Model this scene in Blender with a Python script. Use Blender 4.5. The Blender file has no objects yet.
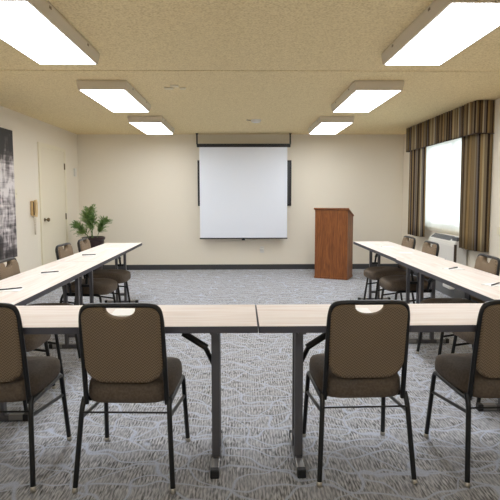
import bpy, bmesh, math, random
from mathutils import Vector, Matrix
random.seed(7)
PI = math.pi
C = bpy.context.scene.collection
R = math.radians

# ------------------------------------------------------------------ helpers
def link(o, parent=None):
    C.objects.link(o)
    if parent: o.parent = parent
    return o

def obj(name, bm, mat, parent=None, smooth=False, autos=None):
    me = bpy.data.meshes.new(name)
    bmesh.ops.recalc_face_normals(bm, faces=bm.faces[:])
    bm.to_mesh(me); bm.free()
    for m in (mat if isinstance(mat, (list, tuple)) else [mat]): me.materials.append(m)
    if smooth:
        for p in me.polygons: p.use_smooth = True
        if autos is not None:
            try: me.set_sharp_from_angle(angle=R(autos))
            except Exception: pass
    return link(bpy.data.objects.new(name, me), parent)

def tag(o, label, cat, group=None):
    o['label'] = label; o['category'] = cat
    if group: o['group'] = group
    return o

def thing(name, label, cat, loc=(0, 0, 0), rz=0, group=None):
    o = bpy.data.objects.new(name, None); C.objects.link(o)
    o.empty_display_size = .1
    o.location = loc; o.rotation_euler = (0, 0, rz)
    return tag(o, label, cat, group)

def struct(name, bm, mat, parent=None, **k):
    o = obj(name, bm, mat, parent, **k)
    if parent is None: o['kind'] = 'structure'
    return o

def dup(root, loc, rz, label, group=None):
    r = root.copy(); C.objects.link(r); r.location = loc; r.rotation_euler = (0, 0, rz)
    r['label'] = label
    if group: r['group'] = group
    for ch in list(root.children):
        c = ch.copy(); C.objects.link(c); c.parent = r
        for g in ch.children:
            d = g.copy(); C.objects.link(d); d.parent = c
    return r

def box(bm, x0, x1, y0, y1, z0, z1, bevel=0, seg=2, mi=0):
    r = bmesh.ops.create_cube(bm, size=1)
    vs = r['verts']
    for v in vs:
        v.co = Vector(((x0+x1)/2 + v.co.x*(x1-x0), (y0+y1)/2 + v.co.y*(y1-y0), (z0+z1)/2 + v.co.z*(z1-z0)))
    fs = set(f for v in vs for f in v.link_faces)
    for f in fs: f.material_index = mi
    if bevel:
        es = list(set(e for v in vs for e in v.link_edges))
        bmesh.ops.bevel(bm, geom=es, offset=bevel, segments=seg, profile=.5, affect='EDGES')
    return bm

def B(*a, **k): return box(bmesh.new(), *a, **k)

def smooth_path(pts, rad=.03, n=5):
    """round the corners of a polyline"""
    P = [Vector(p) for p in pts]; out = [P[0]]
    for i in range(1, len(P)-1):
        a, b, c = P[i-1], P[i], P[i+1]
        r = min(rad, (a-b).length*.48, (c-b).length*.48)
        s = b + (a-b).normalized()*r; e = b + (c-b).normalized()*r
        for k in range(n+1):
            t = k/n; out.append(s*(1-t)**2 + b*2*t*(1-t) + e*t*t)
    out.append(P[-1]); return out

def tube(bm, pts, r, seg=10, rad=0, sx=1., sy=1., n=5, caps=True):
    P = smooth_path(pts, rad, n) if rad else [Vector(p) for p in pts]
    rings = []; up = None
    for i, p in enumerate(P):
        t = (P[min(i+1, len(P)-1)] - P[max(i-1, 0)]).normalized()
        if up is None:
            up = Vector((0, 0, 1)) if abs(t.z) < .9 else Vector((0, 1, 0))
        u = (up - t*up.dot(t))
        u = u.normalized() if u.length > 1e-6 else t.orthogonal().normalized()
        up = u; w = t.cross(u)
        rr = r[i] if isinstance(r, (list, tuple)) else r
        rings.append([bm.verts.new(p + u*math.cos(2*PI*k/seg)*rr*sx + w*math.sin(2*PI*k/seg)*rr*sy) for k in range(seg)])
    for a, b in zip(rings, rings[1:]):
        for k in range(seg):
            bm.faces.new((a[k], a[(k+1) % seg], b[(k+1) % seg], b[k]))
    if caps:
        bm.faces.new(rings[0][::-1]); bm.faces.new(rings[-1])
    return bm

def lathe(bm, prof, c=(0, 0, 0), seg=24, axis='z'):
    rings = []
    for r, h in prof:
        ring = []
        for k in range(seg):
            a = 2*PI*k/seg; x, y = r*math.cos(a), r*math.sin(a)
            v = {'z': (x, y, h), 'x': (h, x, y), 'y': (x, h, y)}[axis]
            ring.append(bm.verts.new(Vector(v)+Vector(c)))
        rings.append(ring)
    for a, b in zip(rings, rings[1:]):
        for k in range(seg): bm.faces.new((a[k], a[(k+1) % seg], b[(k+1) % seg], b[k]))
    bm.faces.new(rings[0][::-1]); bm.faces.new(rings[-1])
    return bm

# ------------------------------------------------------------------ materials
def lin(c):
    return tuple((v/255/12.92 if v/255 <= .04045 else ((v/255+.055)/1.055)**2.4) for v in c) + (1,)

def mat(name, col, rough=.6, metal=0., spec=.5, bump=None, var=None, emit=None):
    m = bpy.data.materials.new(name); m.use_nodes = True
    N, L = m.node_tree.nodes, m.node_tree.links
    b = N['Principled BSDF']
    b.inputs['Base Color'].default_value = lin(col)
    b.inputs['Roughness'].default_value = rough
    b.inputs['Metallic'].default_value = metal
    b.inputs['Specular IOR Level'].default_value = spec
    tc = N.new('ShaderNodeTexCoord')
    if bump:
        n = N.new('ShaderNodeTexNoise'); n.inputs['Scale'].default_value = bump[0]; n.inputs['Detail'].default_value = 4
        L.new(tc.outputs['Object'], n.inputs['Vector'])
        bp = N.new('ShaderNodeBump'); bp.inputs['Strength'].default_value = bump[1]; bp.inputs['Distance'].default_value = bump[2] if len(bump) > 2 else .005
        L.new(n.outputs['Fac'], bp.inputs['Height']); L.new(bp.outputs['Normal'], b.inputs['Normal'])
    if var:
        n = N.new('ShaderNodeTexNoise'); n.inputs['Scale'].default_value = var[0]; n.inputs['Detail'].default_value = 5
        L.new(tc.outputs['Object'], n.inputs['Vector'])
        r = N.new('ShaderNodeValToRGB'); r.color_ramp.elements[0].position = .35; r.color_ramp.elements[1].position = .65
        r.color_ramp.elements[0].color = lin(var[1]); r.color_ramp.elements[1].color = lin(col)
        L.new(n.outputs['Fac'], r.inputs['Fac']); L.new(r.outputs['Color'], b.inputs['Base Color'])
    if emit:
        b.inputs['Emission Color'].default_value = (*emit[0], 1); b.inputs['Emission Strength'].default_value = emit[1]
    return m

def nt(m): return m.node_tree.nodes, m.node_tree.links, m.node_tree.nodes['Principled BSDF']

def math_node(N, L, op, a, b=None):
    n = N.new('ShaderNodeMath'); n.operation = op
    for i, v in enumerate((a, b)):
        if v is None: continue
        if isinstance(v, (int, float)): n.inputs[i].default_value = v
        else: L.new(v, n.inputs[i])
    return n.outputs[0]

def mixc(N, L, fac, a, b, mode='MIX'):
    n = N.new('ShaderNodeMix'); n.data_type = 'RGBA'; n.blend_type = mode
    if isinstance(fac, (int, float)): n.inputs[0].default_value = fac
    else: L.new(fac, n.inputs[0])
    for i, v in ((6, a), (7, b)):
        if isinstance(v, tuple): n.inputs[i].default_value = v
        else: L.new(v, n.inputs[i])
    return n.outputs[2]

def mapping(N, L, scale=(1, 1, 1), rot=(0, 0, 0), out='Object'):
    tc = N.new('ShaderNodeTexCoord'); mp = N.new('ShaderNodeMapping')
    mp.inputs['Scale'].default_value = scale; mp.inputs['Rotation'].default_value = rot
    L.new(tc.outputs[out], mp.inputs['Vector']); return mp.outputs['Vector']

def noise(N, L, vec, scale, detail=3, dist=0):
    n = N.new('ShaderNodeTexNoise'); n.inputs['Scale'].default_value = scale; n.inputs['Detail'].default_value = detail
    n.inputs['Distortion'].default_value = dist
    L.new(vec, n.inputs['Vector']); return n.outputs['Fac']

def ramp(N, L, fac, stops, interp='LINEAR'):
    r = N.new('ShaderNodeValToRGB'); cr = r.color_ramp; cr.interpolation = interp
    while len(cr.elements) < len(stops): cr.elements.new(.5)
    for e, (p, c) in zip(cr.elements, stops):
        e.position = p; e.color = c if len(c) == 4 else lin(c)
    L.new(fac, r.inputs['Fac']); return r.outputs['Color']

WALL = mat('cream_paint', (236, 228, 212), .75, bump=(140, .12, .002))
DOORM = mat('door_paint', (233, 224, 202), .45)
TRIMM = mat('trim_paint', (236, 228, 204), .45)
BASEM = mat('baseboard_rubber', (62, 62, 64), .5)
BLACK = mat('black_metal', (15, 15, 16), .38, spec=.45)
BLACKP = mat('black_plastic', (24, 24, 26), .5)
LEGM = mat('charcoal_metal', (88, 87, 91), .4, metal=.2)
EDGE = mat('grey_edge_band', (72, 71, 79), .5)
FOOTM = mat('foot_metal', (150, 148, 146), .35, metal=.7)
CHROME = mat('glide_metal', (190, 185, 175), .3, metal=.9)
WHITE = mat('white_plastic', (228, 226, 220), .4)
WHITEF = mat('fixture_enamel', (214, 204, 186), .5)
PAPER = mat('paper', (245, 244, 242), .8)
INK = mat('pen_plastic', (22, 22, 30), .35)
TAN = mat('tan_plastic', (205, 172, 120), .45)
SCREENM = mat('screen_vinyl', (236, 241, 251), .85)
POT = mat('dark_glazed_pot', (44, 27, 28), .4)
SOIL = mat('soil', (50, 38, 28), .95, bump=(60, .8, .01))
STEM = mat('green_stem', (92, 122, 58), .6)
BRASS = mat('dull_metal', (120, 105, 80), .35, metal=.8)

# ceiling: sprayed texture
CEIL = mat('ceiling_spray', (220, 200, 160), .95)
N, L, b = nt(CEIL)
v = mapping(N, L)
f1 = noise(N, L, v, 75, 4); f2 = noise(N, L, v, 1.2, 2); f3 = noise(N, L, v, 28, 3)
c = ramp(N, L, f1, [(.34, (206, 184, 136)), (.52, (240, 221, 174)), (.68, (249, 233, 192))])
c = mixc(N, L, .35, c, ramp(N, L, f3, [(.35, (228, 206, 156)), (.65, (245, 226, 180))]))
L.new(c, b.inputs['Base Color'])
bp = N.new('ShaderNodeBump'); bp.inputs['Strength'].default_value = .7; bp.inputs['Distance'].default_value = .006
L.new(f1, bp.inputs['Height']); L.new(bp.outputs['Normal'], b.inputs['Normal'])

# carpet
CARPET = mat('patterned_carpet', (120, 120, 124), .95, spec=.1)
N, L, b = nt(CARPET)
v = mapping(N, L)
wob = N.new('ShaderNodeTexNoise'); wob.inputs['Scale'].default_value = 2.6; wob.inputs['Detail'].default_value = 1
L.new(v, wob.inputs['Vector'])
vm = N.new('ShaderNodeVectorMath'); vm.operation = 'MULTIPLY_ADD'
L.new(wob.outputs['Color'], vm.inputs[0]); vm.inputs[1].default_value = (.30, .14, 0); L.new(v, vm.inputs[2])
def vor_lines(sx, sy, rz, w, off):
    mp = N.new('ShaderNodeMapping'); mp.inputs['Scale'].default_value = (sx, sy, 1); mp.inputs['Rotation'].default_value = (0, 0, rz)
    mp.inputs['Location'].default_value = (off, off*.7, 0)
    L.new(vm.outputs[0], mp.inputs['Vector'])
    vo = N.new('ShaderNodeTexVoronoi'); vo.voronoi_dimensions = '2D'; vo.feature = 'DISTANCE_TO_EDGE'; vo.inputs['Scale'].default_value = 1
    vo.inputs['Randomness'].default_value = .9
    L.new(mp.outputs[0], vo.inputs['Vector'])
    return ramp(N, L, vo.outputs['Distance'], [(0, (1, 1, 1, 1)), (w*.55, (.9, .9, .9, 1)), (w, (0, 0, 0, 1))])
def wavy(ax, ay, per, amp, sx, sy, w, off):
    nz = noise(N, L, mapping(N, L, (sx, sy, 1)), 1.0, 1)
    q = math_node(N, L, 'ADD', math_node(N, L, 'MULTIPLY', spx.outputs['Y'], ay/per), math_node(N, L, 'MULTIPLY', spx.outputs['X'], ax/per))
    q = math_node(N, L, 'ADD', math_node(N, L, 'ADD', q, off), math_node(N, L, 'MULTIPLY', nz, amp))
    d_ = math_node(N, L, 'MULTIPLY', math_node(N, L, 'ABSOLUTE', math_node(N, L, 'SUBTRACT', math_node(N, L, 'FRACT', q), .5)), per)
    return ramp(N, L, d_, [(0, (1, 1, 1, 1)), (w*.6, (.9, .9, .9, 1)), (w, (0, 0, 0, 1))])
spx = N.new('ShaderNodeSeparateXYZ'); L.new(v, spx.inputs[0])
l1 = math_node(N, L, 'MAXIMUM', wavy(.05, 1, .15, 1.9, 4.2, 2.2, .0095, 0), wavy(.62, .78, .21, 2.2, 3.4, 3.0, .0095, .3))
l1 = math_node(N, L, 'MAXIMUM', l1, wavy(-.7, .72, .24, 2.2, 3.0, 3.2, .009, .7))
# yarn hatching: short strokes running away from the viewer
hv = mapping(N, L, (150, 22, 1))
h0 = noise(N, L, hv, 1.0, 1)
phs = math_node(N, L, 'MULTIPLY', noise(N, L, mapping(N, L, (9, 14, 1)), 1.0, 2), 6)
stp = math_node(N, L, 'SINE', math_node(N, L, 'ADD', math_node(N, L, 'MULTIPLY', spx.outputs['X'], 2*PI/.0165), phs))
h = math_node(N, L, 'ADD', math_node(N, L, 'MULTIPLY', stp, .085), h0)
hv2 = mapping(N, L, (60, 16, 1))
h2 = noise(N, L, hv2, 1.0, 1)
vb = noise(N, L, v, 7, 2)
hat = ramp(N, L, h, [(.36, (72, 73, 76)), (.5, (158, 159, 163)), (.64, (216, 217, 222))])
tint = ramp(N, L, h2, [(.35, (112, 110, 108)), (.5, (156, 157, 162)), (.66, (190, 189, 188))])
base = mixc(N, L, .42, hat, tint)
base = mixc(N, L, math_node(N, L, 'MULTIPLY', ramp(N, L, vb, [(.42, (0, 0, 0, 1)), (.6, (1, 1, 1, 1))]), .45), base, lin((176, 177, 184)))
fib = noise(N, L, v, 180, 2)
linec = ramp(N, L, fib, [(.3, (168, 176, 193)), (.7, (204, 211, 227))])
c = mixc(N, L, math_node(N, L, 'MULTIPLY', l1, .88), base, linec)
L.new(c, b.inputs['Base Color'])
bp = N.new('ShaderNodeBump'); bp.inputs['Strength'].default_value = .5; bp.inputs['Distance'].default_value = .004
L.new(fib, bp.inputs['Height']); L.new(bp.outputs['Normal'], b.inputs['Normal'])

# chair upholstery (small zigzag weave)
def fabric(name, ca, cb, cc):
    m = mat(name, ca, .85, spec=.25)
    N, L, b = nt(m)
    tc = N.new('ShaderNodeTexCoord'); sp = N.new('ShaderNodeSeparateXYZ'); L.new(tc.outputs['Object'], sp.inputs[0])
    yz = math_node(N, L, 'ADD', sp.outputs['Z'], sp.outputs['Y'])
    k = 2*PI/.016
    zz = math_node(N, L, 'PINGPONG', math_node(N, L, 'MULTIPLY', sp.outputs['X'], 1/.010), 1)
    ph = math_node(N, L, 'ADD', math_node(N, L, 'MULTIPLY', yz, 1/.0115), zz)
    s = math_node(N, L, 'FRACT', ph)
    c1 = ramp(N, L, s, [(0, ca), (.34, cb), (.58, cb), (.9, ca)])
    nn = noise(N, L, tc.outputs['Object'], 160, 2)
    c2 = mixc(N, L, math_node(N, L, 'MULTIPLY', nn, .5), c1, lin(cc))
    L.new(c2, b.inputs['Base Color'])
    bp = N.new('ShaderNodeBump'); bp.inputs['Strength'].default_value = .3; bp.inputs['Distance'].default_value = .002
    L.new(nn, bp.inputs['Height']); L.new(bp.outputs['Normal'], b.inputs['Normal'])
    return m
FAB = fabric('woven_brown_fabric', (144, 126, 104), (92, 78, 62), (118, 102, 84))
SEATF = mat('shaded_seat_fabric', (98, 86, 74), .7, spec=.3, var=(90, (84, 72, 60)), bump=(200, .3, .002))  # same brown fabric as the backrest, its shade put into the colour

# laminate (pale maple)
def laminate():
    m = mat('pale_maple_laminate', (222, 208, 192), .62, spec=.15)
    N, L, b = nt(m)
    v = mapping(N, L, (1.6, 26, 1))
    f = noise(N, L, v, 1.6, 5, .5)
    c = ramp(N, L, f, [(.3, (226, 212, 202)), (.5, (234, 224, 217)), (.7, (240, 233, 228))])
    L.new(c, b.inputs['Base Color']); return m
LAM = laminate()

# oak veneer of the lectern
OAK = mat('reddish_oak_veneer', (132, 72, 40), .42)
N, L, b = nt(OAK)
v = mapping(N, L, (9, 9, 1.1))
f = noise(N, L, v, 2.2, 5, 2.2)
wv = N.new('ShaderNodeTexWave'); wv.inputs['Scale'].default_value = 1.7; wv.inputs['Distortion'].default_value = 9; wv.inputs['Detail'].default_value = 3
wv.inputs['Detail Scale'].default_value = 1.3
L.new(v, wv.inputs['Vector'])
c = ramp(N, L, f, [(.3, (100, 54, 22)), (.55, (142, 82, 38)), (.75, (162, 100, 50))])
c = mixc(N, L, .4, c, ramp(N, L, wv.outputs['Fac'], [(.1, (98, 54, 24)), (.8, (158, 96, 46))]))
L.new(c, b.inputs['Base Color'])

# curtain stripes: uses the cloth's own UV (u metres along the cloth)
def striped(name, off=0., period=2.9):
    m = mat(name, (110, 90, 60), .8, spec=.2)
    N, L, b = nt(m)
    tc = N.new('ShaderNodeTexCoord'); sp = N.new('ShaderNodeSeparateXYZ'); L.new(tc.outputs['UV'], sp.inputs[0])
    fr = math_node(N, L, 'FRACT', math_node(N, L, 'ADD', math_node(N, L, 'MULTIPLY', sp.outputs['X'], period), off))
    cols = [(0, (138, 118, 86)), (.10, (46, 34, 30)), (.17, (132, 118, 96)), (.26, (178, 160, 122)), (.33, (60, 46, 42)),
            (.38, (108, 92, 70)), (.48, (156, 130, 88)), (.56, (44, 34, 34)), (.62, (120, 112, 106)), (.70, (196, 184, 152)),
            (.75, (96, 78, 56)), (.84, (38, 30, 30)), (.90, (118, 98, 66)), (.96, (150, 136, 112))]
    c = ramp(N, L, fr, [(p, lin(q)) for p, q in cols], 'CONSTANT')
    th = noise(N, L, tc.outputs['UV'], 300, 2)
    c = mixc(N, L, math_node(N, L, 'MULTIPLY', th, .25), c, lin((90, 76, 56)))
    L.new(c, b.inputs['Base Color']); return m
STRIPE = striped('striped_drapery'); STRIPEV = striped('striped_valance_cloth', .3, 3.3)

# sheer
SHEER = bpy.data.materials.new('white_sheer'); SHEER.use_nodes = True
N, L = SHEER.node_tree.nodes, SHEER.node_tree.links
N.remove(N['Principled BSDF'])
tr = N.new('ShaderNodeBsdfTranslucent'); tr.inputs[0].default_value = lin((248, 246, 240))
df = N.new('ShaderNodeBsdfDiffuse'); df.inputs[0].default_value = lin((240, 238, 230))
tp = N.new('ShaderNodeBsdfTransparent')
a = N.new('ShaderNodeMixShader'); a.inputs[0].default_value = .35; L.new(tr.outputs[0], a.inputs[1]); L.new(df.outputs[0], a.inputs[2])
a2 = N.new('ShaderNodeMixShader'); a2.inputs[0].default_value = .22; L.new(a.outputs[0], a2.inputs[1]); L.new(tp.outputs[0], a2.inputs[2])
L.new(a2.outputs[0], N['Material Output'].inputs[0])

GLASS = bpy.data.materials.new('window_glass'); GLASS.use_nodes = True
N, L = GLASS.node_tree.nodes, GLASS.node_tree.links
N.remove(N['Principled BSDF'])
g = N.new('ShaderNodeBsdfGlossy'); g.inputs['Roughness'].default_value = .02
t = N.new('ShaderNodeBsdfTransparent'); t.inputs[0].default_value = (.93, .96, .95, 1)
a = N.new('ShaderNodeMixShader'); a.inputs[0].default_value = .06; L.new(t.outputs[0], a.inputs[1]); L.new(g.outputs[0], a.inputs[2])
L.new(a.outputs[0], N['Material Output'].inputs[0])

DIFF = bpy.data.materials.new('lit_diffuser'); DIFF.use_nodes = True
N, L = DIFF.node_tree.nodes, DIFF.node_tree.links
N.remove(N['Principled BSDF'])
e = N.new('ShaderNodeEmission'); e.inputs[0].default_value = (.97, 1, 1.04, 1); e.inputs[1].default_value = LIGHT = 5.2
L.new(e.outputs[0], N['Material Output'].inputs[0])

# black and white wall picture
ART = mat('black_and_white_print', (120, 120, 120), .5)
N, L, b = nt(ART)
v = mapping(N, L)
f = noise(N, L, v, 3.2, 8, 1.2)
v2 = mapping(N, L, (1, 9, 1.6))
f2 = noise(N, L, v2, 2.0, 6, 1.0)
v3 = mapping(N, L, (1, 2.5, 26))
f3 = noise(N, L, v3, 1.0, 4, .4)
tc = N.new('ShaderNodeTexCoord'); sp = N.new('ShaderNodeSeparateXYZ'); L.new(tc.outputs['Object'], sp.inputs[0])
m1 = math_node(N, L, 'ADD', math_node(N, L, 'MULTIPLY', f, .5), math_node(N, L, 'MULTIPLY', f2, .35))
m1 = math_node(N, L, 'ADD', m1, math_node(N, L, 'MULTIPLY', f3, .25))
# the print itself is dark at its top, pale in its middle
band = ramp(N, L, math_node(N, L, 'DIVIDE', sp.outputs['Z'], 1.6), [(0, (.42, .42, .42, 1)), (.25, (.52, .52, .52, 1)), (.5, (.60, .60, .60, 1)), (.72, (.58, .58, .58, 1)), (.80, (.40, .40, .40, 1)), (1, (.30, .30, .30, 1))])
m2 = math_node(N, L, 'ADD', m1, math_node(N, L, 'SUBTRACT', band, .5))
c = ramp(N, L, m2, [(.42, (24, 21, 24)), (.52, (84, 78, 80)), (.58, (160, 152, 154)), (.68, (232, 226, 226))])
L.new(c, b.inputs['Base Color'])

LEAF = mat('fern_green', (142, 168, 98), .6, var=(14, (96, 134, 70)))

# ------------------------------------------------------------------ room shell
WX, YF, YN, H = 2.903, 9.007, -2.2, 2.417
T = .15
bm = B(-WX-T, WX+T, YN-T, YF+T, -.12, 0); struct('floor', bm, CARPET)
struct('ceiling', B(-WX-T, WX+T, YN-T, YF+T, H, H+.12), CEIL)
struct('wall_far', B(-WX-T, WX+T, YF, YF+T, 0, H), WALL)
struct('wall_near', B(-WX-T, WX+T, YN-T, YN, 0, H), WALL)
struct('wall_left', B(-WX-T, -WX, YN, YF, 0, H), WALL)
WY0, WY1, WZ0, WZ1 = 6.05, 8.02, .86, 2.12
bm = bmesh.new()
box(bm, WX, WX+T, YN, WY0, 0, H); box(bm, WX, WX+T, WY1, YF, 0, H)
box(bm, WX, WX+T, WY0, WY1, 0, WZ0); box(bm, WX, WX+T, WY0, WY1, WZ1, H)
struct('wall_right', bm, WALL)
BH = .092
struct('baseboard_far', B(-WX, WX, YF-.012, YF, 0, BH, bevel=.003), BASEM)
struct('baseboard_right', B(WX-.012, WX, YN, YF-.012, 0, BH, bevel=.003), BASEM)
bm = bmesh.new(); box(bm, -WX, -WX+.012, YN, 7.22, 0, BH); box(bm, -WX, -WX+.012, 8.36, YF-.012, 0, BH)
struct('baseboard_left', bm, BASEM)
# drywall joint battens on the ceiling
struct('trim_1', B(-WX, WX, 4.47, 4.51, H-.006, H, bevel=.002), CEIL)

# door in the left wall
bm = bmesh.new()
box(bm, -WX, -WX+.02, 7.25, 7.311, 0, 2.10); box(bm, -WX, -WX+.02, 8.289, 8.35, 0, 2.10)
box(bm, -WX, -WX+.02, 7.311, 8.289, 2.042, 2.10)
d = struct('door_1', B(-WX, -WX+.009, 7.31, 8.29, .01, 2.04), DOORM)
obj('door_frame', bm, TRIMM, d)
bm = bmesh.new(); lathe(bm, [(.028, .009), (.028, .016), (.011, .02), (.011, .045), (.026, .052), (.03, .066), (.024, .08), (.008, .084)], (-WX, 7.40, .985), 16, 'x')
obj('door_knob', bm, BRASS, d, smooth=True, autos=40)
for z in (.22, 1.0, 1.81):
    o = obj('hinge', B(-WX+.008, -WX+.024, 8.27, 8.295, z-.05, z+.05, bevel=.003), BRASS, d)

# window
bm = bmesh.new()
for a_ in ((WY0, WY0+.05, WZ0, WZ1), (WY1-.05, WY1, WZ0, WZ1), (WY0, WY1, WZ0, WZ0+.05), (WY0, WY1, WZ1-.05, WZ1), ((WY0+WY1)/2-.025, (WY0+WY1)/2+.025, WZ0, WZ1)):
    box(bm, WX+.05, WX+.10, *a_)
w = struct('window_1', bm, WHITE)
obj('window_pane', B(WX+.072, WX+.078, WY0+.04, WY1-.04, WZ0+.04, WZ1-.04), GLASS, w)
obj('window_sill', B(WX-.03, WX+.06, WY0-.03, WY1+.03, WZ0-.025, WZ0, bevel=.004), TRIMM, w)

# ------------------------------------------------------------------ curtains
def cloth(path, z0, z1, th=.004, nz=8, zf=None, u0=0.):
    """pleated cloth following path [(x,y)] with uv.x in metres along the cloth"""
    bm = bmesh.new(); uv = bm.loops.layers.uv.new('UVMap')
    us = [u0]
    for a_, b_ in zip(path, path[1:]): us.append(us[-1]+math.hypot(b_[0]-a_[0], b_[1]-a_[1]))
    grid = []
    for i, (x, y) in enumerate(path):
        col = []
        for k in range(nz+1):
            t_ = k/nz; x2, y2 = (zf(x, y, t_, us[i]) if zf else (x, y))
            col.append(bm.verts.new((x2, y2, z0(us[i])+(z1-z0(us[i]))*t_ if callable(z0) else z0+(z1-z0)*t_)))
        grid.append(col)
    for i in range(len(path)-1):
        for k in range(nz):
            f_ = bm.faces.new((grid[i][k], grid[i+1][k], grid[i+1][k+1], grid[i][k+1]))
            for lp, (uu, vv) in zip(f_.loops, ((us[i], k/nz), (us[i+1], k/nz), (us[i+1], (k+1)/nz), (us[i], (k+1)/nz))):
                lp[uv].uv = (uu, vv)
    return bm

def solidify(o, th):
    m = o.modifiers.new('thickness', 'SOLIDIFY'); m.thickness = th; m.offset = 0
    return o

def pleats(y0, y1, x, amp, wave, n=None, ph=0.):
    n = n or int(abs(y1-y0)/wave*14); out = []
    for i in range(n+1):
        t_ = i/n; y = y0+(y1-y0)*t_
        out.append((x + amp*math.sin(2*PI*(y-y0)/wave+ph) + amp*.3*math.sin(2*PI*(y-y0)/wave*.37+1), y + .2*wave*math.sin(4*PI*(y-y0)/wave+ph)*.35))
    return out
def flare(x, y, t_, u): return (x + .012*(1-t_)*math.sin(u*9), y)
def drape(name_label, y0, y1, z, ph, u0):
    p = pleats(y0, y1, 2.785 if y0 < 6 else 2.735, .030, .100, ph=ph)
    if y0 < 6: p = [(WX-.008, y0-.02), (2.86, y0-.024), (2.82, y0-.014)] + p
    o = obj('curtain', cloth(p, z, 2.30, zf=flare, u0=u0), STRIPE, smooth=True)
    solidify(o, .004); return tag(o, name_label, 'curtain', 'striped curtains at the window')
drape('nearer striped brown curtain, the wide panel on the right of the window', 5.81, 6.33, .665, 0, 0)
drape('farther striped brown curtain, the narrow panel left of the window', 7.54, 8.16, .70, 1.2, .17)
# inner lining edge that hangs lower behind the near curtain
# valance: a box of pleated striped cloth with returns to the wall
VX = 2.69
p = []
vy0, vy1 = 5.78, 8.19
nn = 8
for i in range(nn): p.append((WX-.002+(VX-WX)*i/nn, vy0))
n = 400
for i in range(n+1):
    y = vy0+(vy1-vy0)*i/n
    p.append((VX + .011*math.sin(2*PI*(y-vy0)/.078)+.004*math.sin(2*PI*(y-vy0)/.31), y))
for i in range(1, nn+1): p.append((VX+(WX-.002-VX)*i/nn, vy1))
val = obj('valance', cloth(p, 2.035, H-.004, nz=5), STRIPEV, smooth=True)
solidify(val, .006)
tag(val, 'pleated striped box valance hung under the ceiling over the window', 'valance')
pp = [(WX-.002, vy0-.004), (VX-.006, vy0-.004), (VX-.006, vy1+.004), (WX-.002, vy1+.004)]
bm = bmesh.new()
for a_, b_ in zip(pp, pp[1:]): tube(bm, [(a_[0], a_[1], 2.038), (b_[0], b_[1], 2.038)], .006, 6)
obj('piping', bm, mat('dark_piping', (52, 40, 34), .8), val)
obj('valance_board', B(VX+.02, WX-.002, vy0+.01, vy1-.01, H-.02, H-.003), WHITE, val)
# sheer
p = pleats(WY0-.02, WY1+.02, WX-.038, .009, .075)
sh = obj('sheer_curtain', cloth(p, .80, 2.28), SHEER, smooth=True)
tag(sh, 'translucent white sheer curtain covering the bright window', 'curtain')

# ------------------------------------------------------------------ air conditioner under the window
t_ = thing('air_conditioner', 'white through-wall air conditioner below the window behind the right chairs', 'air conditioner', (WX, 6.72, 0))
bm = bmesh.new()
prof = [(-.02, .16), (-.16, .16), (-.185, .20), (-.185, .68), (-.17, .73), (-.09, .79), (-.02, .79)]
y0, y1 = -.40, .50
L0 = [bm.verts.new((x, y0, z)) for x, z in prof]; L1 = [bm.verts.new((x, y1, z)) for x, z in prof]
bm.faces.new(L0); bm.faces.new(L1[::-1])
for i in range(len(prof)):
    j = (i+1) % len(prof); bm.faces.new((L0[i], L1[i], L1[j], L0[j]))
bmesh.ops.bevel(bm, geom=bm.edges[:], offset=.008, segments=2, affect='EDGES')
obj('housing', bm, WHITE, t_)
bm = bmesh.new()
nrm = Vector((-.08, 0, .14)).normalized()
for k in range(9):
    f_ = (k+.5)/9; x = -.165+.07*f_; z = .735+.052*f_
    box(bm, x-.0022, x+.0022, -.20, .46, z-.001, z+.007)
obj('grille', bm, mat('grey_louvre', (120, 122, 124), .5), t_)
obj('control_panel', B(-.155, -.10, -.40, -.25, .74, .79, bevel=.004), mat('control_grey', (90, 94, 98), .4), t_)
bm = bmesh.new(); box(bm, -.165, -.02, y0+.02, y1-.02, 0, .165)
obj('plinth', bm, mat('unit_base', (112, 114, 117), .6), t_)
obj('cord_box', B(-.245, -.165, -.42, -.20, .125, .175, bevel=.015, seg=3), WHITE, t_, smooth=True, autos=50)
obj('end_seam', B(-.186, -.155, y0-.003, y0+.01, .17, .70), mat('seam_brown', (70, 56, 44), .6), t_)

# ------------------------------------------------------------------ ceiling lights
def light_fixture(x, y, label):
    t_ = thing('ceiling_light', label, 'ceiling light', (x, y, H), 0, 'fluorescent ceiling lights')
    W, Lh, dr = .235, .635, .092
    bm = bmesh.new()   # tapered pan: hollow frame around the diffuser
    top = [(-W, -Lh), (W, -Lh), (W, Lh), (-W, Lh)]
    def rng(w, l, z): return [bm.verts.new((sx*w, sy*l, z)) for sx, sy in ((-1, -1), (1, -1), (1, 1), (-1, 1))]
    r0 = rng(W-.004, Lh-.004, -.001); r1 = rng(W, Lh, -.02); r2 = rng(W-.012, Lh-.010, -dr); r3 = rng(W-.026, Lh-.024, -dr); r4 = rng(W-.026, Lh-.024, -dr+.012)
    for a_, b_ in ((r0, r1), (r1, r2), (r2, r3), (r3, r4)):
        for k in range(4): bm.faces.new((a_[k], a_[(k+1) % 4], b_[(k+1) % 4], b_[k]))
    bm.faces.new(r0); bm.faces.new(r4[::-1])
    obj('housing', bm, WHITEF, t_)
    obj('diffuser', B(-W+.027, W-.027, -Lh+.025, Lh-.025, -dr-.002, -dr+.010), DIFF, t_)
    for sx in (-1, 1):
        for sy in (-.55, .55): obj('latch', B(sx*(W-.006)-.006, sx*(W-.006)+.006, sy*Lh-.018, sy*Lh+.018, -.035, -.018, bevel=.002), BRASS, t_)
    return t_
LX = 1.312
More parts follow.
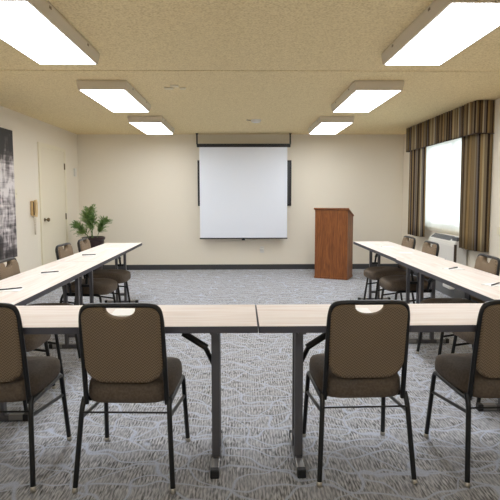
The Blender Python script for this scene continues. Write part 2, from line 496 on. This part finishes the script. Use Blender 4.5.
for k, y in enumerate((2.688+.61, 4.851+.61, 6.95+.61, -.55)):  # last pair is unseen, added behind the camera to light the room
    nm = ['ceiling light nearest the camera', 'middle ceiling light', 'ceiling light farthest from the camera', 'ceiling light added unseen behind the camera'][k]
    for s in (-1, 1):
        light_fixture(s*LX, y, 'surface-mounted fluorescent %s in the %s row' % (nm, 'left' if s < 0 else 'right'))

t_ = thing('smoke_detector', 'small round white smoke detector on the ceiling before the screen', 'smoke detector', (.211, 7.30, H))
bm = bmesh.new(); lathe(bm, [(.075, 0), (.075, -.012), (.06, -.035), (.035, -.042), (.01, -.043)], (0, 0, 0), 24); obj('housing', bm, WHITE, t_, smooth=True, autos=40)
bm = bmesh.new(); lathe(bm, [(.02, 0), (.02, -.008), (.005, -.01)], (-.12, 0, 0), 12); tube(bm, [(-.12, 0, -.006), (-.03, 0, -.012)], .008, 6)
obj('conduit', bm, mat('aged_plastic', (190, 175, 150), .6), t_)
t_ = thing('ceiling_bracket', 'cluster of three small pale plates on the ceiling near the left lights', 'bracket', (-.66, 5.12, H))
for i, (x, y, w_) in enumerate(((-.07, .05, .045), (.07, .05, .03), (0, -.06, .04))):
    obj('plate', B(x-w_, x+w_, y-.03, y+.03, -.014, 0, bevel=.004), mat('pale_plate', (226, 214, 186), .5) if i == 0 else bpy.data.materials['pale_plate'], t_)

# ------------------------------------------------------------------ projection screen
SY = 8.86
t_ = thing('projection_screen', 'white pull-down projection screen hanging before the far wall', 'screen', (.03, SY, H))
bm = bmesh.new(); box(bm, -.81, .83, -.032, .032, -.238, -.180, bevel=.010, seg=3); obj('case', bm, BLACKP, t_, smooth=True, autos=40)
for s, x in ((-1, -.805), (1, .825)):
    bm = bmesh.new(); box(bm, x-.012, x+.012, -.02, .02, -.19, -.012); box(bm, x-.03*s*(0 if s > 0 else 0)-.02, x+.02, -.03, .05, -.012, 0); obj('bracket', bm, BLACK, t_)
def scr():
    bm = bmesh.new(); box(bm, -.765, .775, -.014, -.010, -1.832, -.23); return bm
obj('screen_cloth', scr(), SCREENM, t_)
bm = bmesh.new(); tube(bm, [(-.772, -.012, -1.838), (.782, -.012, -1.838)], .011, 10); o = obj('weight_bar', bm, BLACKP, t_, smooth=True, autos=40)
bm = bmesh.new(); box(bm, -.03, .03, -.018, -.008, -1.872, -1.848, bevel=.003); obj('pull_tab', bm, BLACKP, o)
t_ = thing('wall_panel', 'black-edged wall panel mostly hidden behind the projection screen', 'panel', (.055, YF, 0))
obj('frame', B(-.835, .835, -.045, -.002, 1.15, 1.96, bevel=.006), BLACKP, t_)
obj('panel_face', B(-.80, .80, -.048, -.044, 1.185, 1.925), mat('panel_grey', (50, 50, 54), .3), t_)

# wall fittings
t_ = thing('wall_outlet', 'small white socket low on the far wall under the screen', 'outlet', (.367, YF, .361))
obj('cover_plate', B(-.035, .035, -.007, 0, -.057, .057, bevel=.002), WHITE, t_)
bm = bmesh.new(); box(bm, -.04, .03, -.035, -.007, -.02, .025, bevel=.006); obj('plug', bm, WHITE, t_)
t_ = thing('light_switch', 'pale switch plate on the left wall between picture and phone', 'switch', (-WX, 6.50, 1.36))
obj('cover_plate', B(0, .007, -.038, .038, -.058, .058, bevel=.002), TRIMM, t_); obj('toggle', B(.007, .016, -.006, .006, -.014, .014), TRIMM, t_)
t_ = thing('wall_sensor', 'small pale box on the left wall between door and corner', 'sensor', (-WX, 8.80, 1.74))
obj('housing', B(0, .03, -.04, .04, -.07, .07, bevel=.006), WHITE, t_)
t_ = thing('thermostat', 'small pale control on the right wall beside the curtain', 'thermostat', (WX, 5.545, .93))
obj('housing', B(-.025, 0, -.045, .045, -.04, .04, bevel=.006), TRIMM, t_); obj('dial', B(-.028, -.025, -.02, .02, -.012, .012), TRIMM, t_)
# wall phone
t_ = thing('wall_phone', 'tan wall telephone with hanging cord left of the door', 'telephone', (-WX, 6.985, 1.06))
obj('base', B(0, .045, -.055, .075, 0, .205, bevel=.012, seg=3), TAN, t_, smooth=True, autos=40)
bm = bmesh.new(); tube(bm, [(.07, -.03, .0), (.082, -.03, .05), (.082, -.03, .16), (.07, -.03, .21)], [.022]+[.022, .014, .014]+[.022], 10) if False else tube(bm, [(.062, -.03, -.01), (.078, -.03, .04), (.08, -.03, .17), (.062, -.03, .215)], [.026, .017, .017, .026], 10)
obj('handset', bm, mat('pale_tan_plastic', (224, 196, 150), .45), t_, smooth=True, autos=50)
bm = bmesh.new()
cp = []
for i in range(160):
    a_ = i/159; z = -.01 - .25*math.sin(a_*PI); y = -.02+.05*a_
    cp.append((.035+.008*math.cos(i*1.1), y+.008*math.sin(i*1.1), z))
tube(bm, cp, .003, 5); obj('cord', bm, mat('cord_beige', (196, 184, 160), .5), t_, smooth=True)
bm = bmesh.new(); box(bm, .044, .052, -.055, -.043, .01, .19); obj('cradle_edge', bm, BLACKP, t_)

# picture
t_ = thing('wall_picture', 'tall black and white print on the left wall', 'picture', (-WX, 5.82, .56))
obj('canvas', B(0, .03, -.60, .60, 0, 1.59, bevel=.003), ART, t_)

# ------------------------------------------------------------------ lectern
t_ = thing('lectern', 'reddish-brown oak lectern with slanted top standing by the far wall', 'lectern', (1.18, 8.02, 0), R(-25))
# local: x along the front (0..w), y backwards
w_, d_ = .53, .38
def lect_side(x0, x1):
    bm = bmesh.new()
    pr = [(.0, .03), (d_, .03), (d_, .995), (.03, 1.10), (0, 1.10)]
    a_ = [bm.verts.new((x0, y, z)) for y, z in pr]; b_ = [bm.verts.new((x1, y, z)) for y, z in pr]
    bm.faces.new(a_); bm.faces.new(b_[::-1])
    for i in range(5):
        j = (i+1) % 5; bm.faces.new((a_[i], b_[i], b_[j], a_[j]))
    return bm
obj('front_panel', B(.018, w_-.018, 0, .018, .03, 1.10), OAK, t_)
obj('side_panel', lect_side(0, .018), OAK, t_); obj('side_panel', lect_side(w_-.018, w_), OAK, t_)
obj('base', B(-.006, w_+.006, -.006, d_+.006, 0, .032, bevel=.002), OAK, t_)
bm = bmesh.new(); box(bm, -.018, w_+.018, 0, .395, -.012, .010, bevel=.004)
bmesh.ops.transform(bm, matrix=Matrix.Translation((0, -.006, 1.122)) @ Matrix.Rotation(math.atan2(-.105, .34), 4, 'X'), verts=bm.verts)
obj('sloped_top', bm, OAK, t_)
obj('top_ledge', B(-.018, w_+.018, -.018, .022, 1.112, 1.136, bevel=.004), OAK, t_)
obj('shelf', B(.018, w_-.018, .018, d_-.02, .60, .618), OAK, t_)

# ------------------------------------------------------------------ potted plant
t_ = thing('potted_plant', 'feathery green plant in a tall dark pot standing in the left corner', 'plant', (-2.44, 8.25, 0))
bm = bmesh.new(); lathe(bm, [(.11, 0), (.12, .02), (.170, .61), (.186, .62), (.186, .658), (.175, .662), (.168, .64), (.16, .61)], (0, 0, 0), 28)
obj('pot', bm, POT, t_, smooth=True, autos=40)
bm = bmesh.new(); lathe(bm, [(.158, .59), (.160, .615), (.08, .635), (.01, .637)], (0, 0, 0), 20); obj('soil', bm, SOIL, t_)
def plume(bm, bs, base, tip, spread, n, seed):
    rnd = random.Random(seed)
    base, tip = Vector(base), Vector(tip)
    mid = (base+tip)/2 + Vector((0, 0, .06))
    pts = [base*(1-k/8)**2+mid*2*(k/8)*(1-k/8)+tip*(k/8)**2 for k in range(9)]
    tube(bs, pts, .004, 5)
    for i in range(n):
        a_ = rnd.random()**.75; a_ = .25+.78*a_
        kk = min(7.999, a_*8); p0 = pts[int(kk)].lerp(pts[int(kk)+1], kk-int(kk))
        ax = (tip-base).normalized()
        dirv = Vector((rnd.gauss(0, 1), rnd.gauss(0, 1), rnd.gauss(0, 1))).normalized()*.95+ax*.9+Vector((0, 0, .2))
        dirv.normalize(); ln = spread*(.45+.75*rnd.random())*(1.25-a_*.6)
        side = dirv.cross(Vector((rnd.random(), rnd.random(), rnd.random()-.5))).normalized()
        nl = 7
        for j in range(nl):     # feathery leaflets along a little twig
            q = p0+dirv*ln*(j+1)/nl - Vector((0, 0, .25*ln*((j+1)/nl)**2))
            for s in (-1, 1):
                e_ = q + side*s*(.030*(1.2-j/nl)) + dirv*.022
                wv_ = dirv.cross(side)*.004
                m_ = (q+e_)/2
                v_ = [bm.verts.new(x) for x in (q, m_+wv_+dirv*.006, e_, m_-wv_-dirv*.006)]
                bm.faces.new(v_)
fm, st = bmesh.new(), bmesh.new()
for i, (b_, tp_, sp_, n_) in enumerate((((-.03, 0, .62), (-.06, -.02, 1.10), .13, 95), ((.0, .02, .62), (-.13, .0, 1.02), .12, 80), ((-.02, .0, .62), (.0, 0, .96), .12, 60),
        ((.05, 0, .62), (.20, -.02, .94), .13, 100), ((.06, -.02, .62), (.13, .02, .82), .10, 50), ((-.06, 0, .62), (-.27, 0, .84), .13, 85), ((-.05, 0, .62), (-.20, .03, .74), .10, 45), ((-.02, -.02, .62), (.01, -.03, 1.16), .09, 50))):
    plume(fm, st, b_, tp_, sp_*1.3, int(n_*.62), 10+i)
obj('foliage', fm, LEAF, t_); obj('stems', st, STEM, t_)

# ------------------------------------------------------------------ chairs
def back_outline(q=0.):
    """outline of the padded back in x,z, drawn in by q; notch at the top for the hand grip"""
    hw, zt, zb, r = .176-q, .842-q*.6, .482+q, .088-q*.6
    pts = []
    def arc(cx, cz, rr, a0, a1, n):
        for i in range(n+1):
            a_ = R(a0+(a1-a0)*i/n); pts.append((cx+rr*math.cos(a_), cz+rr*math.sin(a_)))
    arc(hw-r, zb+r, r, -90, 0, 9)
    rt = .050-q*.5
    arc(hw-rt, zt-rt, rt, 0, 90, 7)
    nw, zn = .067+q*.35, .796-q*.35
    pts.append((nw+.012, zt))
    for i in range(13):
        a_ = PI*i/12
        pts.append((nw*math.cos(a_), zt-.002-(zt-.002-zn)*max(0, math.sin(a_))**.8))
    pts.append((-nw-.012, zt))
    arc(-hw+rt, zt-rt, rt, 90, 180, 7)
    arc(-hw+r, zb+r, r, 180, 270, 9)
    return pts

def lean(z): return .075*(1-(z-.40)/.46) if z < .86 else 0.   # back leans towards the sitter's rear at the top

def cushion_back():
    bm = bmesh.new(); n = len(back_outline()); rings = []
    for off, dy in ((.026, -.018), (.012, -.016), (.004, -.010), (0, 0), (0, .012), (.004, .022), (.012, .028), (.026, .030)):
        rings.append([bm.verts.new((x, lean(z)+dy, z)) for x, z in back_outline(off)])
    for a_, b_ in zip(rings, rings[1:]):
        for k in range(n): bm.faces.new((a_[k], a_[(k+1) % n], b_[(k+1) % n], b_[k]))
    for rg in (rings[0], rings[-1]):
        f_ = bm.faces.new(rg); bmesh.ops.triangulate(bm, faces=[f_], ngon_method='EAR_CLIP')
    return bm

def seat_cushion():
    bm = bmesh.new(); n = 48
    def ring(s, z):
        out = []
        for k in range(n):
            a_ = 2*PI*k/n; c_, s_ = math.cos(a_), math.sin(a_); e = .42
            x = math.copysign(abs(c_)**e, c_); y = math.copysign(abs(s_)**e, s_)
            hx = .207 - .010*(-y if y < 0 else 0)
            out.append(bm.verts.new((x*hx*s, .285+y*.222*s, z + (.006*(1-y*y) if z > .46 else 0) - (.012*max(0, y)**3 if z > .46 else 0))))
        return out
    rs = [ring(.90, .380), ring(.965, .383), ring(.995, .396), ring(1.0, .424), ring(.985, .452), ring(.94, .4705), ring(.86, .480), ring(.7, .487), ring(.45, .492), ring(.2, .494)]
    for a_, b_ in zip(rs, rs[1:]):
        for k in range(n): bm.faces.new((a_[k], a_[(k+1) % n], b_[(k+1) % n], b_[k]))
    bm.faces.new(rs[0][::-1]); bm.faces.new(rs[-1])
    return bm

def make_chair(label, cat='chair'):
    """local frame: rear feet at y=0, sitter faces +y"""
    t_ = thing('banquet_chair', label, cat)
    obj('seat', seat_cushion(), SEATF, t_, smooth=True)
    obj('backrest', cushion_back(), FAB, t_, smooth=True, autos=60)
    # frame of the back: an arch down both sides to the seat
    bm = bmesh.new()
    P = [(-.185, lean(.40)+.004, .378), (-.182, lean(.62)+.006, .62), (-.178, lean(.79)+.006, .79), (-.166, lean(.84)+.006, .843), (-.11, .010, .849),
         (.11, .010, .849), (.166, lean(.84)+.006, .843), (.178, lean(.79)+.006, .79), (.182, lean(.62)+.006, .62), (.185, lean(.40)+.004, .378)]
    tube(bm, P, .0115, 10, rad=.045, n=5)
    obj('back_frame', bm, BLACK, t_, smooth=True, autos=50)
    for s in (-1, 1):
        bm = bmesh.new()   # rear leg
        tube(bm, [(s*.196, .085, .405), (s*.199, .055, .36), (s*.220, 0, .022)], .0118, 10, rad=.04)
        lg = obj('leg', bm, BLACK, t_, smooth=True, autos=50)
        bm = bmesh.new(); lathe(bm, [(.012, 0), (.014, .004), (.013, .016), (.009, .022)], (s*.221, -.002, 0), 12); obj('glide', bm, CHROME, lg, smooth=True, autos=50)
        bm = bmesh.new()   # front leg runs up and bends back into the seat rail
        tube(bm, [(s*.220, .472, .022), (s*.205, .425, .390), (s*.202, .35, .383), (s*.197, .08, .383)], .0118, 10, rad=.05, n=7)
        lg = obj('leg', bm, BLACK, t_, smooth=True, autos=50)
        bm = bmesh.new(); lathe(bm, [(.012, 0), (.014, .004), (.013, .016), (.009, .022)], (s*.221, .474, 0), 12); obj('glide', bm, CHROME, lg, smooth=True, autos=50)
        bm = bmesh.new(); tube(bm, [(s*.208, .435, .270), (s*.199, .045, .325)], .0085, 8); obj('side_brace', bm, BLACK, t_, smooth=True, autos=50)
    bm = bmesh.new(); tube(bm, [(-.201, .046, .350), (.201, .046, .350)], .0045, 8); obj('crossbar', bm, BLACK, t_, smooth=True, autos=50)
    for y in (.14, .38): obj('seat_support', B(-.197, .197, y-.012, y+.012, .370, .3795), BLACK, t_)
    return t_

FG = 'brown chairs at the front tables with their backs to the camera'
ch = make_chair('leftmost brown padded chair at the front tables, half outside the picture')
ch.location = (-1.165, 2.172, 0); ch['group'] = FG
dup(ch, (-.532, 2.153, 0), R(-2), 'whole brown padded chair left of the seam between the front tables', FG)
dup(ch, (.572, 2.190, 0), R(1.5), 'whole brown padded chair right of the seam between the front tables', FG)
dup(ch, (1.246, 2.172, 0), R(1.5), 'rightmost brown padded chair at the front tables, cut by the picture edge', FG)
LG, RG = 'brown chairs along the left row of tables', 'brown chairs along the right row of tables'
ordl = ['nearest the front tables, back out of view', 'beside the black and white picture', 'in front of the cream door', 'nearest the potted plant']
ordr = ['nearest the front tables, back out of view', 'before the nearer curtain', 'beside the air conditioner', 'farthest, below the farther curtain']
for y, rz, s in zip((3.165, 3.74, 4.96, 5.58), (0, 2, -2, 1), ordl):
    dup(ch, (-1.775, y, 0), R(-90+rz), 'brown chair at the left row, ' + s, LG)
for y, rz, s in zip((3.24, 3.86, 5.05, 5.72), (1, -1, 1, 1), ordr):
    dup(ch, (1.945, y, 0), R(90+rz), 'brown chair at the right row, ' + s, RG)

# ------------------------------------------------------------------ folding tables
TZ = .737
def make_table(label):
    """local frame: long side along x, centre at origin"""
    t_ = thing('folding_table', label, 'table')
    Lh, Wh = .9135, .2285
    bm = bmesh.new(); box(bm, -Lh+.003, Lh-.003, -Wh+.003, Wh-.003, TZ-.028, TZ)
    obj('tabletop', bm, LAM, t_)
    bm = bmesh.new()
    for a_ in ((-Lh, Lh, -Wh, -Wh+.003), (-Lh, Lh, Wh-.003, Wh), (-Lh, -Lh+.003, -Wh, Wh), (Lh-.003, Lh, -Wh, Wh)):
        box(bm, *a_, TZ-.032, TZ-.0015)
    obj('edge_band', bm, EDGE, t_)
    for s in (-1, 1):
        ya, yb = sorted((s*(Wh-.06), s*(Wh-.085))); obj('rail', B(-Lh+.10, Lh-.10, ya, yb, TZ-.045, TZ-.028), LEGM, t_)
    for s in (-1, 1):
        x = s*(Lh-.203)
        lg = None
        bm = bmesh.new()
        for y in (-.052, .052): box(bm, x-.02, x+.02, y-.0145, y+.0145, .03, TZ-.028, bevel=.003)
        box(bm, x-.018, x+.018, -.19, .19, TZ-.05, TZ-.0285)
        box(bm, x-.016, x+.016, -.052, .052, .10, .13)
        lg = obj('leg', bm, LEGM, t_)
        bm = bmesh.new(); box(bm, x-.0185, x+.0185, -.175, .175, .0, .036, bevel=.004); f_ = obj('foot', bm, FOOTM if False else LEGM, lg)
        for y in (-1, 1):
            ya, yb = sorted((y*.09, y*.176)); obj('foot_plate', B(x-.0195, x+.0195, ya, yb, .006, .040, bevel=.003), FOOTM, lg)
            ya, yb = sorted((y*.172, y*.206)); obj('foot_cap', B(x-.021, x+.021, ya, yb, 0, .042, bevel=.005), BLACKP, lg)
        bm = bmesh.new()
        i_ = -s   # brace leans towards the middle of the table
        tube(bm, [(x+i_*.012, 0, .480), (x+i_*.055, 0, .572)], .012, 8)
        tube(bm, [(x+i_*.046, 0, .568), (x+i_*.165, 0, .645)], .017, 8)
        tube(bm, [(x+i_*.155, 0, .645), (x+i_*.235, 0, TZ-.03)], .010, 8)
        box(bm, x-.01, x+.01, -.045, .045, .468, .492)
        obj('brace', bm, BLACK, t_, smooth=True, autos=40)
    return t_
XS, YFT = .0742, 2.2236
tb = make_table('pale maple folding table at the front, left of the centre seam')
YC = YFT+.2285
tb.location = (XS-.9135-.0015, YC+.003, 0); tb['group'] = 'tables across the front'; tb.rotation_euler = (0, 0, R(-.12))
o = dup(tb, (XS+.9135+.0015, YC-.001, 0), R(.12), 'pale maple folding table at the front, right of the centre seam', 'tables across the front')
YB = YFT+.457
XL, XRr = -1.247-.2285, 1.430+.2285
for k in (0, 1):
    yc = YB+.012+.9135+k*1.830
    s = ('near', 'far')[k]
    dup(tb, (XL-.012*k, yc, 0), R(90+.4), 'pale maple folding table in the left row, the %s one of the two' % s, 'tables in the left row')
    dup(tb, (XRr+.016*k, yc+.08, 0), R(90), 'pale maple folding table in the right row, the %s one of the two' % s, 'tables in the right row')

# ------------------------------------------------------------------ note pads with pens
PG = 'notepads on the tables'
def pad(x, y, rz, label, pen=True):
    t_ = thing('notepad', label, 'notepad', (x, y, TZ), rz, PG)
    obj('paper', B(-.052, .052, -.07, .07, 0, .004), PAPER, t_)
    if pen:
        p_ = thing('pen', label.replace('white notepad', 'dark pen on the notepad'), 'pen', (x, y, TZ+.0045), rz+R(28), 'pens on the notepads')
        bm = bmesh.new(); tube(bm, [(0, -.07, .004), (0, -.066, .004), (0, .045, .004), (0, .062, .004)], [.001, .004, .004, .004], 8); obj('barrel', bm, INK, p_, smooth=True, autos=40)
        bm = bmesh.new(); box(bm, -.001, .001, .02, .06, .008, .0095); obj('clip', bm, CHROME, p_)
NL = ['nearest the camera', 'second nearest the camera', 'third from the camera', 'farthest from the camera']
for i, (x, y) in enumerate(((-1.46, 3.14), (-1.48, 3.84), (-1.53, 4.99), (-1.46, 5.62))):
    pad(x, y, R(90+[4, 8, -5, 3][i]), 'white notepad on the left row, ' + NL[i], i < 3)
for i, (x, y) in enumerate(((1.67, 3.23), (1.70, 3.96), (1.69, 5.10), (1.69, 5.71))):
    pad(x, y, R(-90+[14, 10, -5, 3][i]), 'white notepad on the right row, ' + NL[i], i < 2)
pad(-.60, 2.50, R(3), 'white notepad on the front left table, behind a chair back', False)
pad(.60, 2.50, R(-3), 'white notepad on the front right table, behind a chair back', False)

# ------------------------------------------------------------------ daylight outside
wd = bpy.data.worlds.new('sky'); bpy.context.scene.world = wd; wd.use_nodes = True
N, L = wd.node_tree.nodes, wd.node_tree.links
bg = N['Background']; bg.inputs[0].default_value = (.86, .93, 1, 1); bg.inputs[1].default_value = 1.2

# ------------------------------------------------------------------ camera
cd = bpy.data.cameras.new('camera'); cam = bpy.data.objects.new('camera', cd); C.objects.link(cam)
f_px, th, ps, ro, hh, sy = 500.31, .08355, .01662, -.00197, 1.3237, -11.91
F = Vector((math.sin(ps)*math.cos(th), math.cos(ps)*math.cos(th), -math.sin(th)))
Rv = Vector((math.cos(ps), -math.sin(ps), 0)); U = Rv.cross(F)
R2 = Rv*math.cos(ro)+U*math.sin(ro); U2 = -Rv*math.sin(ro)+U*math.cos(ro)
M = Matrix((R2, U2, -F)).transposed().to_4x4(); M.translation = (0, 0, hh)
cam.matrix_world = M
cd.sensor_width = 36; cd.lens = 36*f_px/500; cd.shift_y = sy/500
cd.clip_start = .02
S = bpy.context.scene
S.camera = cam
S.view_settings.view_transform = 'Standard'; S.view_settings.look = 'None'
S.view_settings.exposure = 1.47; S.view_settings.gamma = 1
try: S.view_settings.use_curve_mapping = False
except Exception: pass
S.cycles.use_denoising = True
S.cycles.max_bounces = 12; S.cycles.diffuse_bounces = 6; S.cycles.transparent_max_bounces = 12
S.cycles.caustics_reflective = False; S.cycles.caustics_refractive = False
S.cycles.sample_clamp_indirect = 8
